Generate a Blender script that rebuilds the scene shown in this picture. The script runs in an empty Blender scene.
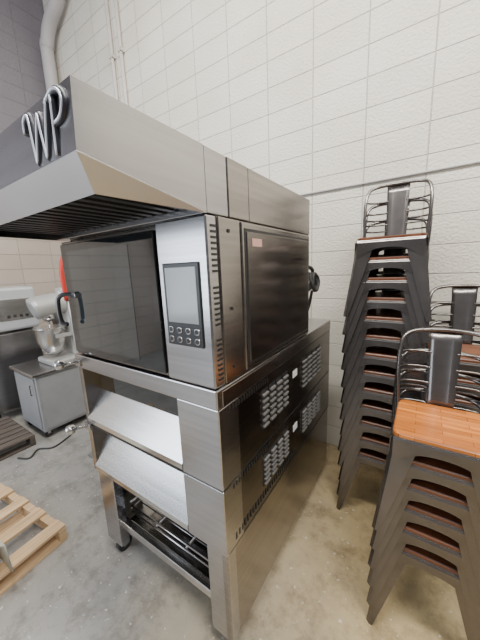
import bpy, bmesh, math, random
from mathutils import Vector, Matrix
random.seed(4)
S=bpy.context.scene
H=1.7
# ---------------- materials ----------------
def newmat(name):
    m=bpy.data.materials.new(name); m.use_nodes=True
    nt=m.node_tree; b=nt.nodes['Principled BSDF']
    return m,nt,b
def mat(name,col,rough=.5,metal=0,noise=0,nscale=8,bump=0,emit=0,stretch=None,coat=0):
    m,nt,b=newmat(name)
    b.inputs['Base Color'].default_value=(*col,1); b.inputs['Roughness'].default_value=rough
    b.inputs['Metallic'].default_value=metal
    if coat: b.inputs['Coat Weight'].default_value=coat
    if emit:
        b.inputs['Emission Color'].default_value=(*col,1); b.inputs['Emission Strength'].default_value=emit
    if noise or bump:
        tc=nt.nodes.new('ShaderNodeTexCoord'); mp=nt.nodes.new('ShaderNodeMapping')
        nt.links.new(tc.outputs['Object'],mp.inputs[0])
        if stretch: mp.inputs['Scale'].default_value=stretch
        n=nt.nodes.new('ShaderNodeTexNoise'); n.inputs['Scale'].default_value=nscale; n.inputs['Detail'].default_value=6
        nt.links.new(mp.outputs[0],n.inputs['Vector'])
        if noise:
            r=nt.nodes.new('ShaderNodeValToRGB')
            r.color_ramp.elements[0].position=.3; r.color_ramp.elements[1].position=.7
            r.color_ramp.elements[0].color=(*[c*(1-noise) for c in col],1)
            r.color_ramp.elements[1].color=(*[min(1,c*(1+noise)) for c in col],1)
            nt.links.new(n.outputs[0],r.inputs[0]); nt.links.new(r.outputs[0],b.inputs['Base Color'])
            mr=nt.nodes.new('ShaderNodeMapRange'); mr.inputs[3].default_value=max(.03,rough*(1-noise)); mr.inputs[4].default_value=rough*(1+noise)
            nt.links.new(n.outputs[0],mr.inputs[0]); nt.links.new(mr.outputs[0],b.inputs['Roughness'])
        if bump:
            bp=nt.nodes.new('ShaderNodeBump'); bp.inputs['Strength'].default_value=bump; bp.inputs['Distance'].default_value=.01
            nt.links.new(n.outputs[0],bp.inputs['Height']); nt.links.new(bp.outputs[0],b.inputs['Normal'])
    return m
BR=(.5,.5,22)
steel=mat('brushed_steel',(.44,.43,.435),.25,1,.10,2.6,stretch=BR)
hoodst=mat('hood_steel',(.42,.41,.415),.24,1,.08,2.4,stretch=BR)
steelside=mat('side_steel_reflect_tint',(.33,.305,.285),.23,1,.12,2.4,stretch=BR)  # darker, browner steel: reflected floor and chairs put into the colour
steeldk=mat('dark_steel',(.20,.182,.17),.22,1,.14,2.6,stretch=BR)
steellt=mat('bright_steel',(.60,.59,.58),.25,1,.08,3,stretch=BR)
filterm=mat('filter_steel',(.07,.07,.072),.45,.8)
glass=mat('black_glass',(.012,.014,.016),.05,0,coat=.6)
glasswin=mat('tinted_window',(.032,.04,.042),.04,0,.2,1.5,coat=.8)
black=mat('black_plastic',(.015,.015,.016),.4)
void=mat('dark_interior',(.02,.017,.013),.7)
red=mat('red_paint',(.5,.03,.02),.4)
white=mat('white_plastic',(.75,.76,.78),.4)
screen=mat('lcd_screen',(.33,.35,.36),.12)
rubber=mat('rubber',(.03,.03,.03),.7)
gunmetal=mat('gunmetal',(.155,.142,.135),.25,.88,.15,9)
def wood(name,c1,c2,rough=.4,planks=True,ax='x'):
    m,nt,b=newmat(name)
    tc=nt.nodes.new('ShaderNodeTexCoord'); mp=nt.nodes.new('ShaderNodeMapping')
    nt.links.new(tc.outputs['Object'],mp.inputs[0])
    mp.inputs['Scale'].default_value=(3,40,40) if ax=='x' else (40,3,40)
    n=nt.nodes.new('ShaderNodeTexNoise'); n.inputs['Scale'].default_value=1.5; n.inputs['Detail'].default_value=5
    nt.links.new(mp.outputs[0],n.inputs['Vector'])
    r=nt.nodes.new('ShaderNodeValToRGB'); r.color_ramp.elements[0].color=(*c1,1); r.color_ramp.elements[1].color=(*c2,1)
    r.color_ramp.elements[0].position=.3; r.color_ramp.elements[1].position=.7
    nt.links.new(n.outputs[0],r.inputs[0])
    out=r.outputs[0]
    if planks:
        br=nt.nodes.new('ShaderNodeTexBrick'); nt.links.new(tc.outputs['Object'],br.inputs['Vector'])
        br.inputs['Scale'].default_value=1; br.inputs['Brick Width'].default_value=.19; br.inputs['Row Height'].default_value=.034
        br.inputs['Mortar Size'].default_value=.0012
        br.inputs['Color1'].default_value=(1,1,1,1); br.inputs['Color2'].default_value=(.62,.58,.55,1); br.inputs['Mortar'].default_value=(.3,.25,.2,1)
        mx=nt.nodes.new('ShaderNodeMix'); mx.data_type='RGBA'; mx.blend_type='MULTIPLY'; mx.inputs[0].default_value=1
        nt.links.new(out,mx.inputs[6]); nt.links.new(br.outputs[0],mx.inputs[7]); out=mx.outputs[2]
    nt.links.new(out,b.inputs['Base Color']); b.inputs['Roughness'].default_value=rough
    return m
woodseat=wood('seat_wood',(.13,.042,.018),(.25,.09,.035))
woodor=wood('seat_wood_lit',(.46,.135,.022),(.68,.24,.045),.28)  # same seat wood, brighter: light on the top seat put into the colour
palletw=wood('pallet_wood',(.42,.27,.14),(.62,.44,.26),.7,False,'y')
palletd=wood('old_pallet_wood',(.05,.04,.035),(.12,.095,.075),.8,False,'y')

def wallmat(name,axis,base,mort,shift=0,upper=None):
    m,nt,b=newmat(name)
    tc=nt.nodes.new('ShaderNodeTexCoord'); sp=nt.nodes.new('ShaderNodeSeparateXYZ'); cb=nt.nodes.new('ShaderNodeCombineXYZ')
    nt.links.new(tc.outputs['Object'],sp.inputs[0])
    ad=nt.nodes.new('ShaderNodeMath'); ad.operation='ADD'; ad.inputs[1].default_value=shift
    nt.links.new(sp.outputs[axis],ad.inputs[0])
    nt.links.new(ad.outputs[0],cb.inputs[0]); nt.links.new(sp.outputs['Z'],cb.inputs[1])
    br=nt.nodes.new('ShaderNodeTexBrick'); nt.links.new(cb.outputs[0],br.inputs['Vector'])
    br.offset=0; br.inputs['Scale'].default_value=1
    br.inputs['Brick Width'].default_value=.4; br.inputs['Row Height'].default_value=.2
    br.inputs['Mortar Size'].default_value=.005; br.inputs['Mortar Smooth'].default_value=.7
    br.inputs['Color1'].default_value=(*base,1); br.inputs['Color2'].default_value=(*[c*.93 for c in base],1)
    br.inputs['Mortar'].default_value=(*mort,1)
    n=nt.nodes.new('ShaderNodeTexNoise'); n.inputs['Scale'].default_value=1.3; n.inputs['Detail'].default_value=8
    nt.links.new(cb.outputs[0],n.inputs['Vector'])
    r=nt.nodes.new('ShaderNodeValToRGB'); r.color_ramp.elements[0].color=(.88,.87,.84,1); r.color_ramp.elements[1].color=(1,1,1,1)
    r.color_ramp.elements[0].position=.35;r.color_ramp.elements[1].position=.65
    nt.links.new(n.outputs[0],r.inputs[0])
    mx=nt.nodes.new('ShaderNodeMix'); mx.data_type='RGBA'; mx.blend_type='MULTIPLY'; mx.inputs[0].default_value=1
    nt.links.new(br.outputs[0],mx.inputs[6]); nt.links.new(r.outputs[0],mx.inputs[7])
    out=mx.outputs[2]
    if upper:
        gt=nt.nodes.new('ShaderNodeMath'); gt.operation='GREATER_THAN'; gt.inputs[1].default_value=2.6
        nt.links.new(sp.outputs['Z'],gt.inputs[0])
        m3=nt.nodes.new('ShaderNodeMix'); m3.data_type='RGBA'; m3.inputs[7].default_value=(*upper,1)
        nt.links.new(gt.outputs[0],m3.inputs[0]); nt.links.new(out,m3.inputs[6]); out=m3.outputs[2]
    nt.links.new(out,b.inputs['Base Color']); b.inputs['Roughness'].default_value=.75
    n2=nt.nodes.new('ShaderNodeTexNoise'); n2.inputs['Scale'].default_value=55; n2.inputs['Detail'].default_value=5
    nt.links.new(cb.outputs[0],n2.inputs['Vector'])
    m1=nt.nodes.new('ShaderNodeMath'); m1.operation='MULTIPLY'; m1.inputs[1].default_value=-1
    nt.links.new(br.outputs['Fac'],m1.inputs[0])
    m2=nt.nodes.new('ShaderNodeMath'); m2.operation='MULTIPLY_ADD'; m2.inputs[1].default_value=1.3
    nt.links.new(n2.outputs[0],m2.inputs[0]); nt.links.new(m1.outputs[0],m2.inputs[2])
    bp=nt.nodes.new('ShaderNodeBump'); bp.inputs['Strength'].default_value=.8; bp.inputs['Distance'].default_value=.007
    nt.links.new(m2.outputs[0],bp.inputs['Height']); nt.links.new(bp.outputs[0],b.inputs['Normal'])
    return m
wallm=wallmat('painted_block','X',(.76,.725,.645),(.50,.48,.44),.035)
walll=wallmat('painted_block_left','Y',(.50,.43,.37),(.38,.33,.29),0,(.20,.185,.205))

def floormat():
    m,nt,b=newmat('concrete_floor')
    tc=nt.nodes.new('ShaderNodeTexCoord')
    n=nt.nodes.new('ShaderNodeTexNoise'); n.inputs['Scale'].default_value=.9; n.inputs['Detail'].default_value=10; n.inputs['Roughness'].default_value=.7
    nt.links.new(tc.outputs['Object'],n.inputs['Vector'])
    g=nt.nodes.new('ShaderNodeValToRGB'); g.color_ramp.elements[0].position=.3; g.color_ramp.elements[1].position=.7
    g.color_ramp.elements[0].color=(.22,.213,.20,1); g.color_ramp.elements[1].color=(.34,.325,.30,1)
    nt.links.new(n.outputs[0],g.inputs[0])
    y=nt.nodes.new('ShaderNodeValToRGB'); y.color_ramp.elements[0].position=.3; y.color_ramp.elements[1].position=.7
    y.color_ramp.elements[0].color=(.34,.25,.125,1); y.color_ramp.elements[1].color=(.54,.425,.235,1)
    nt.links.new(n.outputs[0],y.inputs[0])
    sp=nt.nodes.new('ShaderNodeSeparateXYZ'); nt.links.new(tc.outputs['Object'],sp.inputs[0])
    sm=nt.nodes.new('ShaderNodeMath'); sm.operation='MULTIPLY_ADD'; sm.inputs[1].default_value=.35
    nt.links.new(sp.outputs[1],sm.inputs[0]); nt.links.new(sp.outputs[0],sm.inputs[2])
    sn=nt.nodes.new('ShaderNodeMath'); sn.operation='MULTIPLY_ADD'; sn.inputs[1].default_value=1.2
    nt.links.new(n.outputs[0],sn.inputs[0]); nt.links.new(sm.outputs[0],sn.inputs[2])
    mr=nt.nodes.new('ShaderNodeMapRange'); mr.inputs[1].default_value=-.4; mr.inputs[2].default_value=.9
    nt.links.new(sn.outputs[0],mr.inputs[0])
    mx=nt.nodes.new('ShaderNodeMix'); mx.data_type='RGBA'
    nt.links.new(mr.outputs[0],mx.inputs[0]); nt.links.new(g.outputs[0],mx.inputs[6]); nt.links.new(y.outputs[0],mx.inputs[7])
    n3=nt.nodes.new('ShaderNodeTexNoise'); n3.inputs['Scale'].default_value=5; n3.inputs['Detail'].default_value=12; n3.inputs['Roughness'].default_value=.78
    nt.links.new(tc.outputs['Object'],n3.inputs['Vector'])
    r3=nt.nodes.new('ShaderNodeValToRGB'); r3.color_ramp.elements[0].position=.36; r3.color_ramp.elements[1].position=.52
    r3.color_ramp.elements[0].color=(.55,.53,.51,1); r3.color_ramp.elements[1].color=(1,1,1,1)
    nt.links.new(n3.outputs[0],r3.inputs[0])
    m2=nt.nodes.new('ShaderNodeMix'); m2.data_type='RGBA'; m2.blend_type='MULTIPLY'; m2.inputs[0].default_value=1
    nt.links.new(mx.outputs[2],m2.inputs[6]); nt.links.new(r3.outputs[0],m2.inputs[7])
    n4=nt.nodes.new('ShaderNodeTexNoise'); n4.inputs['Scale'].default_value=38; n4.inputs['Detail'].default_value=4
    nt.links.new(tc.outputs['Object'],n4.inputs['Vector'])
    r4=nt.nodes.new('ShaderNodeMapRange'); r4.inputs[1].default_value=.66; r4.inputs[2].default_value=.70; r4.inputs[4].default_value=.6
    nt.links.new(n4.outputs[0],r4.inputs[0])
    m4=nt.nodes.new('ShaderNodeMix'); m4.data_type='RGBA'; m4.inputs[7].default_value=(.7,.68,.63,1)
    nt.links.new(r4.outputs[0],m4.inputs[0]); nt.links.new(m2.outputs[2],m4.inputs[6])
    nt.links.new(m4.outputs[2],b.inputs['Base Color'])
    rr=nt.nodes.new('ShaderNodeMapRange'); rr.inputs[3].default_value=.28; rr.inputs[4].default_value=.6
    nt.links.new(n3.outputs[0],rr.inputs[0]); nt.links.new(rr.outputs[0],b.inputs['Roughness'])
    return m
floorm=floormat()

# ---------------- mesh helpers ----------------
def link(o,parent=None):
    S.collection.objects.link(o)
    if parent: o.parent=parent
    return o
def empty(name,loc=(0,0,0)):
    e=bpy.data.objects.new(name,None); e.location=loc; e.empty_display_size=.1
    return link(e)
def frombm(name,bm,mats,parent=None,bevel=0,smooth=False):
    bmesh.ops.recalc_face_normals(bm,faces=bm.faces)
    me=bpy.data.meshes.new(name); bm.to_mesh(me); bm.free()
    for m in (mats if isinstance(mats,list) else [mats]): me.materials.append(m)
    if smooth:
        for p in me.polygons: p.use_smooth=True
    o=bpy.data.objects.new(name,me); link(o,parent)
    if bevel:
        b=o.modifiers.new('bevel','BEVEL'); b.width=bevel; b.segments=2; b.limit_method='ANGLE'
    return o
def addbox(bm,x0,x1,y0,y1,z0,z1,mi=0):
    vs=[bm.verts.new(p) for p in [(x0,y0,z0),(x1,y0,z0),(x1,y1,z0),(x0,y1,z0),(x0,y0,z1),(x1,y0,z1),(x1,y1,z1),(x0,y1,z1)]]
    for f in [(0,3,2,1),(4,5,6,7),(0,1,5,4),(1,2,6,5),(2,3,7,6),(3,0,4,7)]:
        fc=bm.faces.new([vs[i] for i in f]); fc.material_index=mi
    return vs
def box(name,x0,x1,y0,y1,z0,z1,m,parent=None,bevel=.004):
    bm=bmesh.new(); addbox(bm,x0,x1,y0,y1,z0,z1)
    return frombm(name,bm,m,parent,bevel)
def boxes(name,lst,m,parent=None,bevel=.0):
    bm=bmesh.new()
    for b in lst: addbox(bm,*b)
    return frombm(name,bm,m,parent,bevel)
def addtube(bm,pts,r,seg=10,mi=0,cap=True):
    pts=[Vector(p) for p in pts]; rings=[]
    prev=None
    for i,p in enumerate(pts):
        if i==0: t=pts[1]-p
        elif i==len(pts)-1: t=p-pts[i-1]
        else: t=(pts[i+1]-p).normalized()+(p-pts[i-1]).normalized()
        t.normalize()
        if prev is None:
            a=Vector((0,0,1)) if abs(t.z)<.9 else Vector((1,0,0))
            n=t.cross(a).normalized()
        else:
            n=(prev-t*prev.dot(t)).normalized()
        prev=n; bn=t.cross(n)
        rr=r[i] if isinstance(r,(list,tuple)) else r
        rings.append([bm.verts.new(p+(n*math.cos(2*math.pi*k/seg)+bn*math.sin(2*math.pi*k/seg))*rr) for k in range(seg)])
    for a,b in zip(rings,rings[1:]):
        for k in range(seg):
            f=bm.faces.new([a[k],a[(k+1)%seg],b[(k+1)%seg],b[k]]); f.material_index=mi; f.smooth=True
    if cap:
        for rg in (rings[0],rings[-1]):
            f=bm.faces.new(rg); f.material_index=mi
def tube(name,pts,r,m,parent=None,seg=12):
    bm=bmesh.new(); addtube(bm,pts,r,seg)
    return frombm(name,bm,m,parent)
def smoothpath(pts,n=6):
    P=[Vector(p) for p in pts]; out=[]
    for i in range(len(P)-1):
        p0=P[max(i-1,0)];p1=P[i];p2=P[i+1];p3=P[min(i+2,len(P)-1)]
        for k in range(n):
            t=k/n
            out.append(.5*((2*p1)+(-p0+p2)*t+(2*p0-5*p1+4*p2-p3)*t*t+(-p0+3*p1-3*p2+p3)*t**3))
    out.append(P[-1]); return out
def quadmesh(name,faces,m,parent=None,bevel=0,thick=0):
    bm=bmesh.new(); d={}
    for f in faces:
        vs=[]
        for p in f:
            k=tuple(round(c,5) for c in p)
            if k not in d: d[k]=bm.verts.new(p)
            vs.append(d[k])
        bm.faces.new(vs)
    o=frombm(name,bm,m,parent,0)
    if thick:
        s=o.modifiers.new('sol','SOLIDIFY'); s.thickness=thick
    if bevel:
        b=o.modifiers.new('bevel','BEVEL'); b.width=bevel; b.segments=2; b.limit_method='ANGLE'
    return o

# ---------------- room ----------------
WY=2.42; WX=-4.72
box('floor',-6,3.5,-3.5,WY+.2,-.1,0,floorm,None,0)
box('wall_back',WX-.2,3.5,WY,WY+.2,0,5.6,wallm,None,0)
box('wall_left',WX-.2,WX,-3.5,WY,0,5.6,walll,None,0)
pg=mat('conduit_paint',(.56,.52,.48),.5,.0,.05)
e=empty('wall_conduit')
for i,x in enumerate((-3.27,-3.1)):
    tube('conduit_%d'%i,[(x,WY-.03,1.0),(x,WY-.03,5.5)],.02,pg,e)
    boxes('clamps_%d'%i,[(x-.035,x+.035,WY-.055,WY,z,z+.03) for z in (1.6,2.9,4.2)],pg,e)
pp2=mat('drain_pipe_paint',(.48,.45,.45),.5,.0,.05)
e=empty('drain_pipe')
px=-4.56
tube('pipe_run',smoothpath([(px,WY-.12,0.0),(px,WY-.12,2.0),(px,WY-.12,4.55),(px+.03,WY-.12,4.8),(px+.16,WY-.12,4.98),(px+.42,WY-.12,5.12),(px+.58,WY-.12,5.3),(px+.6,WY-.12,5.58)],6),.08,pp2,e,16)
boxes('collars',[(px-.1,px+.1,WY-.22,WY,z,z+.06) for z in (1.5,3.2)],pp2,e)
tube('trim_1',[(-2.4,WY-.008,2.29),(3.4,WY-.008,2.29)],.008,mat('ledge_gray',(.42,.41,.40),.5))

# ---------------- oven ----------------
O=empty('bakery_oven')
XR=-.576; XL=-1.53; YF=.70
A=(XR,.325,2.065);B=(XR,.318,1.936);C=(XR-.035,.365,1.872);D=(XR,.70,1.872);E=(XR,.70,2.065)
L=-1.57
def ml(p): return (L+XR-p[0],p[1],p[2])
fs=[]
fs+= [(A,B,D,E)]
fs+= [tuple(ml(p) for p in (A,B,D,E)),tuple(ml(p) for p in (B,C,D))]
fs+= [(A,B,ml(B),ml(A)),(A,E,ml(E),ml(A))]
quadmesh('hood_shell',fs,hoodst,O,0,.006)
quadmesh('hood_rim_lower',[(B,C,ml(C),ml(B)),(B,C,D)],mat('hood_rim_reflect_tint',(.60,.60,.62),.45,1,.06,3),O,0,.003)  # rim paler than the shell: floor reflection put into its colour
box('hood_filter',L+.06,XR-.06,.40,.70,1.90,1.95,filterm,O)
boxes('hood_baffles',[(L+.07+i*.055,L+.095+i*.055,.41,.69,1.893,1.90) for i in range(16)],filterm,O)
segs=[(.70,.815),(.818,.95),(.953,1.63)]
for i,(a,b) in enumerate(segs):
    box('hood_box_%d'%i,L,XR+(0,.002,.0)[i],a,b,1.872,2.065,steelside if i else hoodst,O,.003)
def stroke(name,pts,r,m,off,n=3):
    pp=smoothpath(pts,n)
    bm=bmesh.new(); addtube(bm,[( -.768+p[0]*.165, .322-off, 1.940+p[1]*.105+.006) for p in pp],r,8)
    o=frombm(name,bm,m,O); return o
W=[(-.04,.66),(-.03,.88),(.06,.97),(.12,.88),(.15,.5),(.19,.08),(.21,.04),(.28,.42),(.37,.80),(.39,.80),(.43,.42),(.48,.08),(.50,.04),(.56,.45),(.66,.98)]
P1=[(.74,-.04),(.76,.45),(.78,.98)]
P2=[(.62,.92),(.80,1.04),(.96,.98),(1.03,.78),(.95,.56),(.79,.50)]
dks=mat('logo_dark',(.02,.02,.03),.4,.2)
lls=mat('logo_edge',(.62,.64,.70),.35,.5)
for nm,pt in (('w',W),('p_stem',P1),('p_bowl',P2)):
    stroke('logo_%s_outline'%nm,pt,.0085,dks,.0)
    stroke('logo_%s_face'%nm,pt,.003,lls,.0070)

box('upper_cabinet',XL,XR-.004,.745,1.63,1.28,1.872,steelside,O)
box('control_panel',-.812,XR,YF-.01,.745,1.285,1.868,steel,O,.006)
box('cabinet_corner_strip',XR-.01,XR+.002,.752,.88,1.285,1.868,steelside,O,.003)
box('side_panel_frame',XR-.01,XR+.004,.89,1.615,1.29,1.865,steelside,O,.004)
box('side_panel_gasket',XR+.003,XR+.0055,.905,1.60,1.305,1.845,black,O,.001)
box('side_panel_plate',XR+.003,XR+.009,.917,1.588,1.317,1.833,steeldk,O,.003)
box('warning_label',XR+.009,XR+.0105,.955,1.03,1.78,1.81,mat('label_red',(.6,.35,.3),.5),O,0)
boxes('side_vents',[(XR-.001,XR+.0025,.712,.738,1.31+i*.018,1.318+i*.018) for i in range(30) if i not in (9,10,19,20)],black,O)
boxes('corner_screws',[(XR+.001,XR+.006,.80,.812,z,z+.012) for z in (1.33,1.55,1.82)],black,O,.001)
# door
box('door_frame',XL,-.818,YF,.745,1.285,1.858,steeldk,O,.004)
box('door_glass',XL+.015,-.822,YF-.014,YF-.001,1.30,1.845,glass,O,.003)
box('door_window',XL+.08,-.975,YF-.0152,YF-.0142,1.335,1.81,glasswin,O,0)
hm=mat('handle_metal',(.10,.10,.105),.3,.8)
tube('door_handle_bar',smoothpath([(XL+.10,YF-.012,1.60),(XL+.06,YF-.045,1.605),(XL+.035,YF-.065,1.59),(XL+.03,YF-.07,1.55),(XL+.03,YF-.07,1.50),(XL+.035,YF-.065,1.465),(XL+.055,YF-.05,1.455)],5),.0105,hm,O)
tube('door_handle_latch',[(XL+.04,YF-.012,1.60),(XL+.13,YF-.02,1.60)],.011,steel,O)
box('door_handle_mount',XL+.07,XL+.12,YF-.03,YF-.012,1.585,1.615,hm,O,.004)
# screen & keypad
box('screen_bezel',-.785,-.612,YF-.016,YF-.009,1.43,1.725,black,O,.008)
box('screen',-.772,-.626,YF-.018,YF-.015,1.515,1.71,screen,O,.002)
bm=bmesh.new(); bm2=bmesh.new()
for r in range(2):
    for c in range(4):
        x=-.762+c*.042; z=1.488-r*.035
        addtube(bm,[(x,YF-.014,z),(x,YF-.020,z)],.0115,14)
        addtube(bm2,[(x,YF-.019,z),(x,YF-.0215,z)],.009,14)
frombm('keypad_buttons',bm,steellt,O); frombm('keypad_caps',bm2,black,O)
# slab
DL=-1.55
box('deck_top_slab',DL,XR+.004,YF-.012,2.1,1.205,1.28,steel,O,.005)
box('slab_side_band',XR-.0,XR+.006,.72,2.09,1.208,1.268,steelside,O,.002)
vm=mat('vent_fin',(.20,.195,.19),.5,.4)
def deck(n,z0,z1,zm):
    box('deck_body_%d'%n,DL,XR-.004,.80,2.10,z0,z1,void,O,0)
    box('deck_side_%d'%n,XR-.01,XR,.80,2.10,z0+.004,z1-.004,steeldk,O,.003)
    box('deck_side_left_%d'%n,DL,DL+.035,YF,2.10,z0,z1,steelside,O,.003)
    box('deck_column_%d'%n,-.783,XR+.003,YF-.006,.82,z0+.002,z1-.002,steel,O,.004)
    box('deck_header_%d'%n,DL+.03,-.783,.735,.80,z1-.014,z1,steeldk,O,.003)
    box('deck_glass_%d'%n,DL+.03,-.783,.785,.80,zm,z1-.014,glass,O,0)
    quadmesh('deck_door_%d'%n,[((DL+.03,.79,zm),(-.785,.79,zm),(-.785,.70,z0+.035),(DL+.03,.70,z0+.035)),
        ((DL+.03,.70,z0+.035),(-.785,.70,z0+.035),(-.785,.70,z0+.01),(DL+.03,.70,z0+.01))],steellt,O,0,.006)
    box('deck_sill_%d'%n,DL+.03,-.785,.71,.80,z0,z0+.012,black,O,0)
    for k,(ya,yb) in enumerate(((1.0,1.30),(1.50,1.86))):
        lst=[]; pl=[]; cols=4
        w=(yb-ya)/cols
        nz=6; dz=(z1-z0-.15)/nz
        for c in range(cols):
            pl.append((XR-.001,XR+.002,ya+c*w+.006,ya+(c+1)*w-.006,z0+.088,z1-.055))
            for r in range(nz):
                z=z0+.095+r*dz
                lst.append((XR+.001,XR+.012,ya+c*w+.012,ya+(c+1)*w-.012,z,z+dz*.34))
        boxes('louver_plate_%d_%d'%(n,k),pl,black,O)
        boxes('louver_fins_%d_%d'%(n,k),lst,vm,O,.001)
    box('rating_label_%d'%n,XR,XR+.0015,1.37,1.43,z1-.13,z1-.09,white,O,0)
    boxes('slot_row_%d'%n,[(XR-.002,XR+.004,.76+i*.02,.768+i*.02,z1-.035,z1-.012) for i in range(16)],black,O)
    boxes('seam_%d'%n,[(XR-.003,XR+.0015,.72,2.09,z0-.002,z0+.003)],black,O)
    zl=z1+(.03 if n==1 else -.01)
    tube('deck_lever_%d'%n,[(DL+.04,YF+.01,zl),(DL+.01,YF-.04,zl),(DL-.01,YF-.075,zl+.002)],.009,steel,O)
    kp=Vector((DL-.012,YF-.085,zl+.002)); dr=Vector((-.35,-.93,0)).normalized()
    tube('deck_lever_knob_%d'%n,[kp+dr*t for t in (-.024,-.018,0,.018,.026)],[.012,.024,.028,.024,.010],steellt,O,18)
    box('deck_lever_mount_%d'%n,DL-.004,DL+.06,YF-.02,YF,zl-.018,zl+.018,steel,O,.003)
deck(1,.87,1.205,1.045)
deck(2,.567,.87,.79)
box('deck_gap',DL+.02,XR+.002,YF-.003,.80,.862,.874,black,O,0)
boxes('base_slot_row',[(XR-.002,XR+.004,.76+i*.024,.77+i*.024,.595,.625) for i in range(26)],black,O)
# stand
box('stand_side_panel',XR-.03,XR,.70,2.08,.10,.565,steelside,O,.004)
box('stand_leg_front_right',-.69,XR+.001,.705,.76,.10,.565,steel,O,.004)
box('stand_leg_front_left',-1.52,-1.38,.705,.76,.10,.565,steel,O,.004)
box('stand_leg_side_left',-1.52,-1.50,.76,.95,.10,.565,steelside,O,.004)
box('stand_leg_rear_left',-1.52,-1.38,2.0,2.06,.10,.565,steelside,O,.004)
box('stand_top_rail',-1.38,-.69,.72,.76,.53,.567,steeldk,O,.002)
box('stand_bottom_rail',-1.40,-.68,.735,.775,.20,.245,steellt,O,.003)
box('stand_bottom_rail_back',-1.40,-.68,1.98,2.02,.20,.245,steel,O,.003)
box('stand_back_panel',-1.40,-.62,2.0,2.02,.24,.56,steeldk,O,0)
box('stand_tray',-1.40,-.62,.775,1.98,.20,.212,steelside,O,0)
bm=bmesh.new()
for z in (.27,.31):
    addtube(bm,[(-1.38,.80,z),(-.69,.80,z)],.006,8)
for i in range(9):
    addtube(bm,[(-1.38,.86+i*.06,.29),(-.69,.86+i*.06,.29)],.004,6)
for i in range(4):
    addtube(bm,[(-1.38+i*.23,.79,.30),(-1.38+i*.23,1.9,.30)],.006,8)
for z in (.36,.44): 
    addtube(bm,[(-1.36,.78,z),(-1.36,1.95,z)],.008,8); addtube(bm,[(-.72,.78,z),(-.72,1.95,z)],.008,8)
frombm('stand_wire_rack',bm,steel,O)
for i,(x,y) in enumerate(((-1.45,.76),(-.64,.78),(-1.45,2.0),(-.64,2.0))):
    bm=bmesh.new(); addtube(bm,[(x-.018,y,.045),(x+.018,y,.045)],.045,20); frombm('caster_wheel_%d'%i,bm,rubber,O)
    boxes('caster_fork_%d'%i,[(x-.028,x-.022,y-.02,y+.02,.04,.10),(x+.022,x+.028,y-.02,y+.02,.04,.10),(x-.03,x+.03,y-.03,y+.03,.09,.102)],steel,O)
# rear cable coil
bm=bmesh.new()
pts=[]
for i in range(90):
    a=i/14*2*math.pi
    pts.append((-.60+.03*math.sin(i*.21),1.74+.06*math.cos(a)+.01*math.sin(i),1.59+.055*math.sin(a)))
addtube(bm,pts,.010,8)
addtube(bm,smoothpath([(-.62,1.63,1.70),(-.60,1.72,1.68),(-.60,1.76,1.66)],5),.012,8)
addtube(bm,smoothpath([(-.61,1.78,1.53),(-.64,1.80,1.42),(-.68,1.78,1.28)],5),.010,8)
frombm('power_cable_coil',bm,rubber,O)

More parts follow.
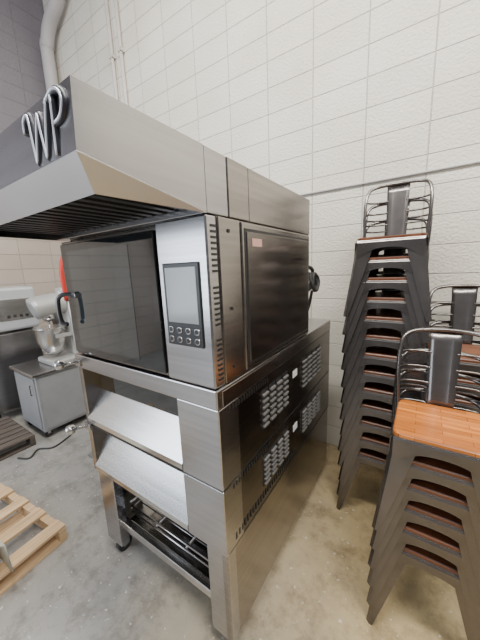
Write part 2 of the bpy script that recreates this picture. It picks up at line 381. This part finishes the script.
# ---------------- chairs ----------------
def chair_mesh(woodm):
    bm=bmesh.new()
    sz=.44; hs=.168
    for sx in (-1,1):
        for sy in (-1,1):
            rows=[]
            N=7
            for i in range(N+1):
                t=i/N; z=sz-.015-(sz-.015)*t
                off=hs+.006+(.05*t**1.15)
                w=.072*(1-t)**1.0+.026
                c=Vector((sx*off,sy*off,z))
                ch=.012
                a=c+Vector((-sx*w,0,0)); b0=c+Vector((-sx*ch,0,0)); b1=c+Vector((0,-sy*ch,0)); d=c+Vector((0,-sy*w,0))
                rows.append([bm.verts.new(p) for p in (a,b0,b1,d)])
            for r0,r1 in zip(rows,rows[1:]):
                for k in range(3): bm.faces.new([r0[k],r0[k+1],r1[k+1],r1[k]])
    for side in range(4):
        R=Matrix.Rotation(side*math.pi/2,3,'Z')
        N=14; rows=[]
        for i in range(N+1):
            t=i/N; x=-hs+2*hs*t
            u=abs(2*t-1)
            zb=sz-.040-.075*u**2.6
            o=-(hs+.008)
            rows.append([bm.verts.new(R@Vector((x,o+.004,sz+.004))),bm.verts.new(R@Vector((x,o-.003,sz-.008))),bm.verts.new(R@Vector((x,o-.006,zb)))])
        for a,b in zip(rows,rows[1:]):
            for k in range(2): bm.faces.new([a[k],b[k],b[k+1],a[k+1]])
    def rsq(h,r,z,n=5):
        out=[]
        for q,(cx,cy) in enumerate(((h-r,h-r),(-h+r,h-r),(-h+r,-h+r),(h-r,-h+r))):
            for k in range(n+1):
                a=q*math.pi/2+k/n*math.pi/2
                out.append((cx+r*math.cos(a),cy+r*math.sin(a),z))
        return out
    v=[bm.verts.new(p) for p in rsq(hs+.01,.04,sz)]
    bm.faces.new(v)
    def slab(h,r,z0,z1,mi):
        lo=[bm.verts.new(p) for p in rsq(h,r,z0)]; mid=[bm.verts.new(p) for p in rsq(h,r,z1-.004)]; hi=[bm.verts.new(p) for p in rsq(h-.004,r-.004,z1)]
        n=len(lo)
        for a,b in ((lo,mid),(mid,hi)):
            for k in range(n):
                f=bm.faces.new([a[k],a[(k+1)%n],b[(k+1)%n],b[k]]); f.material_index=mi
        bm.faces.new(hi).material_index=mi; bm.faces.new(lo[::-1]).material_index=mi
    slab(hs+.004,.035,sz+.001,sz+.020,1)
    hoop=[(-.172,.125,.42),(-.178,.14,.50),(-.184,.155,.62),(-.183,.18,.72),(-.168,.212,.785),(-.12,.242,.812),(0,.258,.82),
          (.12,.242,.812),(.168,.212,.785),(.183,.18,.72),(.184,.155,.62),(.178,.14,.50),(.172,.125,.42)]
    addtube(bm,smoothpath(hoop,5),.009,8)
    rows=[]
    N=8
    for i in range(N+1):
        t=i/N; z=.435+.378*t; hw=.052+.014*t
        y=.172+.084*t
        rows.append([bm.verts.new((-hw,y-.006,z)),bm.verts.new((-hw*.5,y+.002,z)),bm.verts.new((0,y+.004,z)),bm.verts.new((hw*.5,y+.002,z)),bm.verts.new((hw,y-.006,z))])
    for a,b in zip(rows,rows[1:]):
        for k in range(4):
            f=bm.faces.new([a[k],a[k+1],b[k+1],b[k]]); f.smooth=True
    for z,xs,ys in ((.56,.182,.148),(.635,.184,.158),(.71,.183,.178)):
        t=(z-.435)/.378; y=.172+.084*t
        for s in (-1,1):
            addtube(bm,smoothpath([(s*xs,ys,z),(s*(xs-.035),y-.008,z),(s*.085,y+.002,z),(s*.05,y-.003,z)],4),.005,6)
    bmesh.ops.recalc_face_normals(bm,faces=bm.faces)
    me=bpy.data.meshes.new('metal_chair_mesh'); bm.to_mesh(me); bm.free()
    me.materials.append(gunmetal); me.materials.append(woodm)
    return me
cm1=chair_mesh(woodseat); cm2=chair_mesh(woodor)
def stack(x,y,n,rot=0,pitch=.115,top=None,jit=.004,lean=(0,0)):
    e=empty('stack_of_metal_chairs',(x,y,0))
    for i in range(n):
        o=bpy.data.objects.new('chair_%d'%(i+1),top if (top and i==n-1) else cm1)
        link(o,e)
        o.location=(random.uniform(-jit,jit)+lean[0]*i,random.uniform(-jit,jit)+lean[1]*i,i*pitch)
        o.rotation_euler=(0,0,rot+random.uniform(-.015,.015))
        s=o.modifiers.new('sol','SOLIDIFY'); s.thickness=.0025; s.offset=0
    return e
stack(-.178,1.95,13,0.0)
stack(.105,1.38,6,0.0,top=cm2,pitch=.108)
stack(.225,2.0,7,0.0,pitch=.118)

# ---------------- pallets ----------------
def pallet(name,x0,x1,y0,y1,m,rot=0,boards=5,bw=.045):
    cx,cy=(x0+x1)/2,(y0+y1)/2
    e=empty(name,(cx,cy,0)); e.rotation_euler=(0,0,rot)
    w=(x1-x0)/2; d=(y1-y0)/2
    boxes('runners',[(-w,w,yy-.022,yy+.022,.018,.095) for yy in (-d+.022,0,d-.022)],m,e,.002)
    lst=[]
    for i in range(boards):
        x=-w+bw+(2*w-2*bw)*i/(boards-1)
        lst.append((x-bw,x+bw,-d,d,.095,.113))
    boxes('deck_boards',lst,m,e,.002)
    boxes('bottom_boards',[(x-.045,x+.045,-d,d,0,.018) for x in (-w+.05,0,w-.05)],m,e,.002)
    return e
P=pallet('wooden_pallet',-2.75,-1.78,-.35,.55,palletw,.10,5)
pallet('old_wooden_pallet',-3.95,-3.2,.25,.93,palletd,0,7)
bm=bmesh.new(); rows=[]
for i in range(11):
    t=i/10; y=-.22+.46*t
    zz=.122+.20*math.sin(math.pi/2*t)
    rows.append([bm.verts.new((-2.15,y,zz)),bm.verts.new((-1.76,y+.02,zz))])
rows.append([bm.verts.new((-2.15,.27,.30)),bm.verts.new((-1.76,.29,.30))])
rows.append([bm.verts.new((-2.15,.28,.122)),bm.verts.new((-1.76,.30,.122))])
for a,b in zip(rows,rows[1:]):
    f=bm.faces.new([a[0],a[1],b[1],b[0]]); f.smooth=True
o=frombm('curved_foam_sheet',bm,mat('foam',(.55,.54,.46),.7)); s=o.modifiers.new('s','SOLIDIFY'); s.thickness=.008; s.offset=0

# ---------------- background equipment ----------------
e=empty('storage_cabinet',(0,0,0))
cabm=mat('cabinet_gray',(.36,.365,.38),.4,.4,.05)
box('cabinet_body',-3.75,-3.2,1.02,1.75,.08,.70,cabm,e,.006)
box('cabinet_top',-3.78,-3.17,.99,1.78,.70,.73,steel,e,.004)
box('cabinet_door',-3.195,-3.19,1.05,1.72,.11,.67,cabm,e,.003)
box('cabinet_front_door',-3.72,-3.23,1.008,1.018,.11,.67,cabm,e,.003)
tube('cabinet_handle',[(-3.27,.995,.5),(-3.27,.985,.5),(-3.27,.985,.6),(-3.27,.995,.6)],.006,black,e)
for i,(x,y) in enumerate(((-3.7,1.07),(-3.25,1.07),(-3.7,1.7),(-3.25,1.7))):
    tube('cab_wheel_%d'%i,[(x-.015,y,.035),(x+.015,y,.035)],.035,rubber,e,16)
    box('cab_fork_%d'%i,x-.02,x+.02,y-.015,y+.015,.04,.08,steel,e,0)
e=empty('planetary_stand_mixer',(0,0,0))
mw=mat('mixer_enamel',(.42,.42,.41),.28,.35)
z=.73
box('mixer_base',-3.64,-3.24,1.22,1.64,z,z+.06,mw,e,.02)
box('mixer_column',-3.54,-3.32,1.48,1.66,z+.05,z+.60,mw,e,.03)
bm=bmesh.new()
addtube(bm,smoothpath([(-3.43,1.70,z+.64),(-3.43,1.62,z+.65),(-3.43,1.44,z+.66),(-3.43,1.26,z+.64),(-3.43,1.18,z+.62)],4),[.06]+[.12]*15+[.06],18)
frombm('mixer_head',bm,mw,e)
tube('mixer_motor_cap',[(-3.43,1.52,z+.72),(-3.43,1.52,z+.83)],[.09,.08],mw,e,18)
tube('mixer_planetary',[(-3.43,1.32,z+.56),(-3.43,1.32,z+.48)],[.07,.05],steel,e,18)
bm=bmesh.new(); addtube(bm,[(-3.43,1.32,z+.10),(-3.43,1.32,z+.16),(-3.43,1.32,z+.26),(-3.43,1.32,z+.40),(-3.43,1.32,z+.41)],[.07,.11,.14,.15,.16],24)
frombm('mixer_bowl',bm,steellt,e)
boxes('mixer_bowl_yoke',[(-3.60,-3.58,1.30,1.50,z+.30,z+.34),(-3.28,-3.26,1.30,1.50,z+.30,z+.34),(-3.60,-3.26,1.47,1.50,z+.30,z+.34)],mw,e)
tube('mixer_beater',[(-3.43,1.32,z+.48),(-3.43,1.32,z+.2)],.012,steel,e)
e=empty('dough_divider_machine',(0,0,0))
ww=mat('machine_white',(.50,.52,.545),.35,.3)
box('machine_body',-4.45,-4.02,.80,1.42,.12,1.05,steel,e,.01)
box('machine_head',-4.48,-3.99,.85,1.44,1.08,1.58,ww,e,.03)
box('machine_neck',-4.38,-4.06,.9,1.38,1.04,1.09,steeldk,e,0)
box('machine_panel',-3.992,-3.984,1.05,1.38,1.2,1.45,steellt,e,.003)
boxes('machine_buttons',[(-3.986,-3.976,1.12+i*.06,1.15+i*.06,1.23,1.26) for i in range(4)],black,e,.002)
boxes('machine_feet',[(x,x+.05,y,y+.05,0,.12) for x in (-4.38,-4.1) for y in (.85,1.32)],black,e)
tube('machine_lever',[(-4.0,.92,1.2),(-3.92,.90,1.3),(-3.90,.90,1.45)],.012,black,e)
e=empty('bench_slicer',(0,0,0))
box('slicer_base',-4.1,-3.82,1.55,2.1,.0,.95,steelside,e,.01)
box('slicer_body',-4.08,-3.85,1.6,2.05,.95,1.35,steel,e,.02)
tube('slicer_blade',[(-3.84,1.8,1.15),(-3.82,1.8,1.15)],.13,steellt,e,28)
# power cord
tube('floor_power_cord',smoothpath([(-3.05,1.2,.008),(-2.98,1.0,.008),(-3.08,.9,.008),(-3.0,.8,.008),(-3.1,.74,.008)],8),.008,rubber)
e=empty('hand_truck')
gf=mat('gray_frame',(.25,.25,.25),.45,.6)
tube('truck_handle',smoothpath([(-2.35,1.055,1.50),(-2.35,1.052,1.74),(-2.35,1.13,1.88),(-2.35,1.4,1.88),(-2.35,1.49,1.74),(-2.35,1.51,1.58)],5),.018,red,e)
tube('truck_frame_a',[(-2.35,1.12,.05),(-2.35,1.06,1.52)],.014,gf,e)
tube('truck_frame_b',[(-2.35,1.49,.05),(-2.35,1.51,1.60)],.014,gf,e)
boxes('truck_rungs',[(-2.36,-2.34,1.1,1.5,h,h+.03) for h in (.4,.8,1.2)]+[(-2.55,-2.34,1.11,1.53,.0,.015)],gf,e)
for y in (1.18,1.56): tube('truck_wheel_%d'%int(y*100),[(-2.30,y-.02,.10),(-2.30,y+.02,.10)],.10,rubber,e,20)

# ---------------- lights ----------------
w=bpy.data.worlds.new('world'); S.world=w; w.use_nodes=True
nt=w.node_tree; bg=nt.nodes['Background']
tc=nt.nodes.new('ShaderNodeTexCoord'); sp=nt.nodes.new('ShaderNodeSeparateXYZ'); nt.links.new(tc.outputs['Generated'],sp.inputs[0])
r=nt.nodes.new('ShaderNodeValToRGB'); nt.links.new(sp.outputs['Z'],r.inputs[0])
r.color_ramp.elements[0].position=.0; r.color_ramp.elements[0].color=(.22,.21,.215,1)
r.color_ramp.elements[1].position=.7; r.color_ramp.elements[1].color=(.74,.77,.85,1)
nt.links.new(r.outputs[0],bg.inputs[0]); bg.inputs[1].default_value=.78
def area(name,loc,target,sx,sy,p,col):
    l=bpy.data.lights.new(name,'AREA'); l.shape='RECTANGLE'; l.size=sx; l.size_y=sy; l.energy=p; l.color=col
    o=bpy.data.objects.new(name,l); link(o); o.location=loc
    o.rotation_euler=(Vector(target)-Vector(loc)).to_track_quat('-Z','Y').to_euler()
area('ceiling_lamp',(-.8,.2,5.3),(-.8,1.0,0),3.2,.5,290,(1,.97,.90))
area('ceiling_lamp',(2.0,-.2,5.3),(.9,1.6,0.5),2.5,.5,250,(1,.96,.88))
area('doorway_daylight',(-3.2,-3.2,2.0),(-1.4,1.0,1.2),3,2.6,170,(.78,.88,1.0))

# ---------------- camera ----------------
c=bpy.data.cameras.new('camera'); co=bpy.data.objects.new('camera',c); link(co)
c.sensor_fit='VERTICAL'; c.sensor_height=36; c.lens=275/640*36; c.clip_start=.02
R=Vector((.835,.549,-.0405)).normalized(); B3=Vector((.5465,-.816,.187)).normalized()
U=B3.cross(R).normalized(); R=U.cross(B3)
M=Matrix((R,U,B3)).transposed().to_4x4(); M.translation=(0,0,H)
co.matrix_world=M
S.camera=co
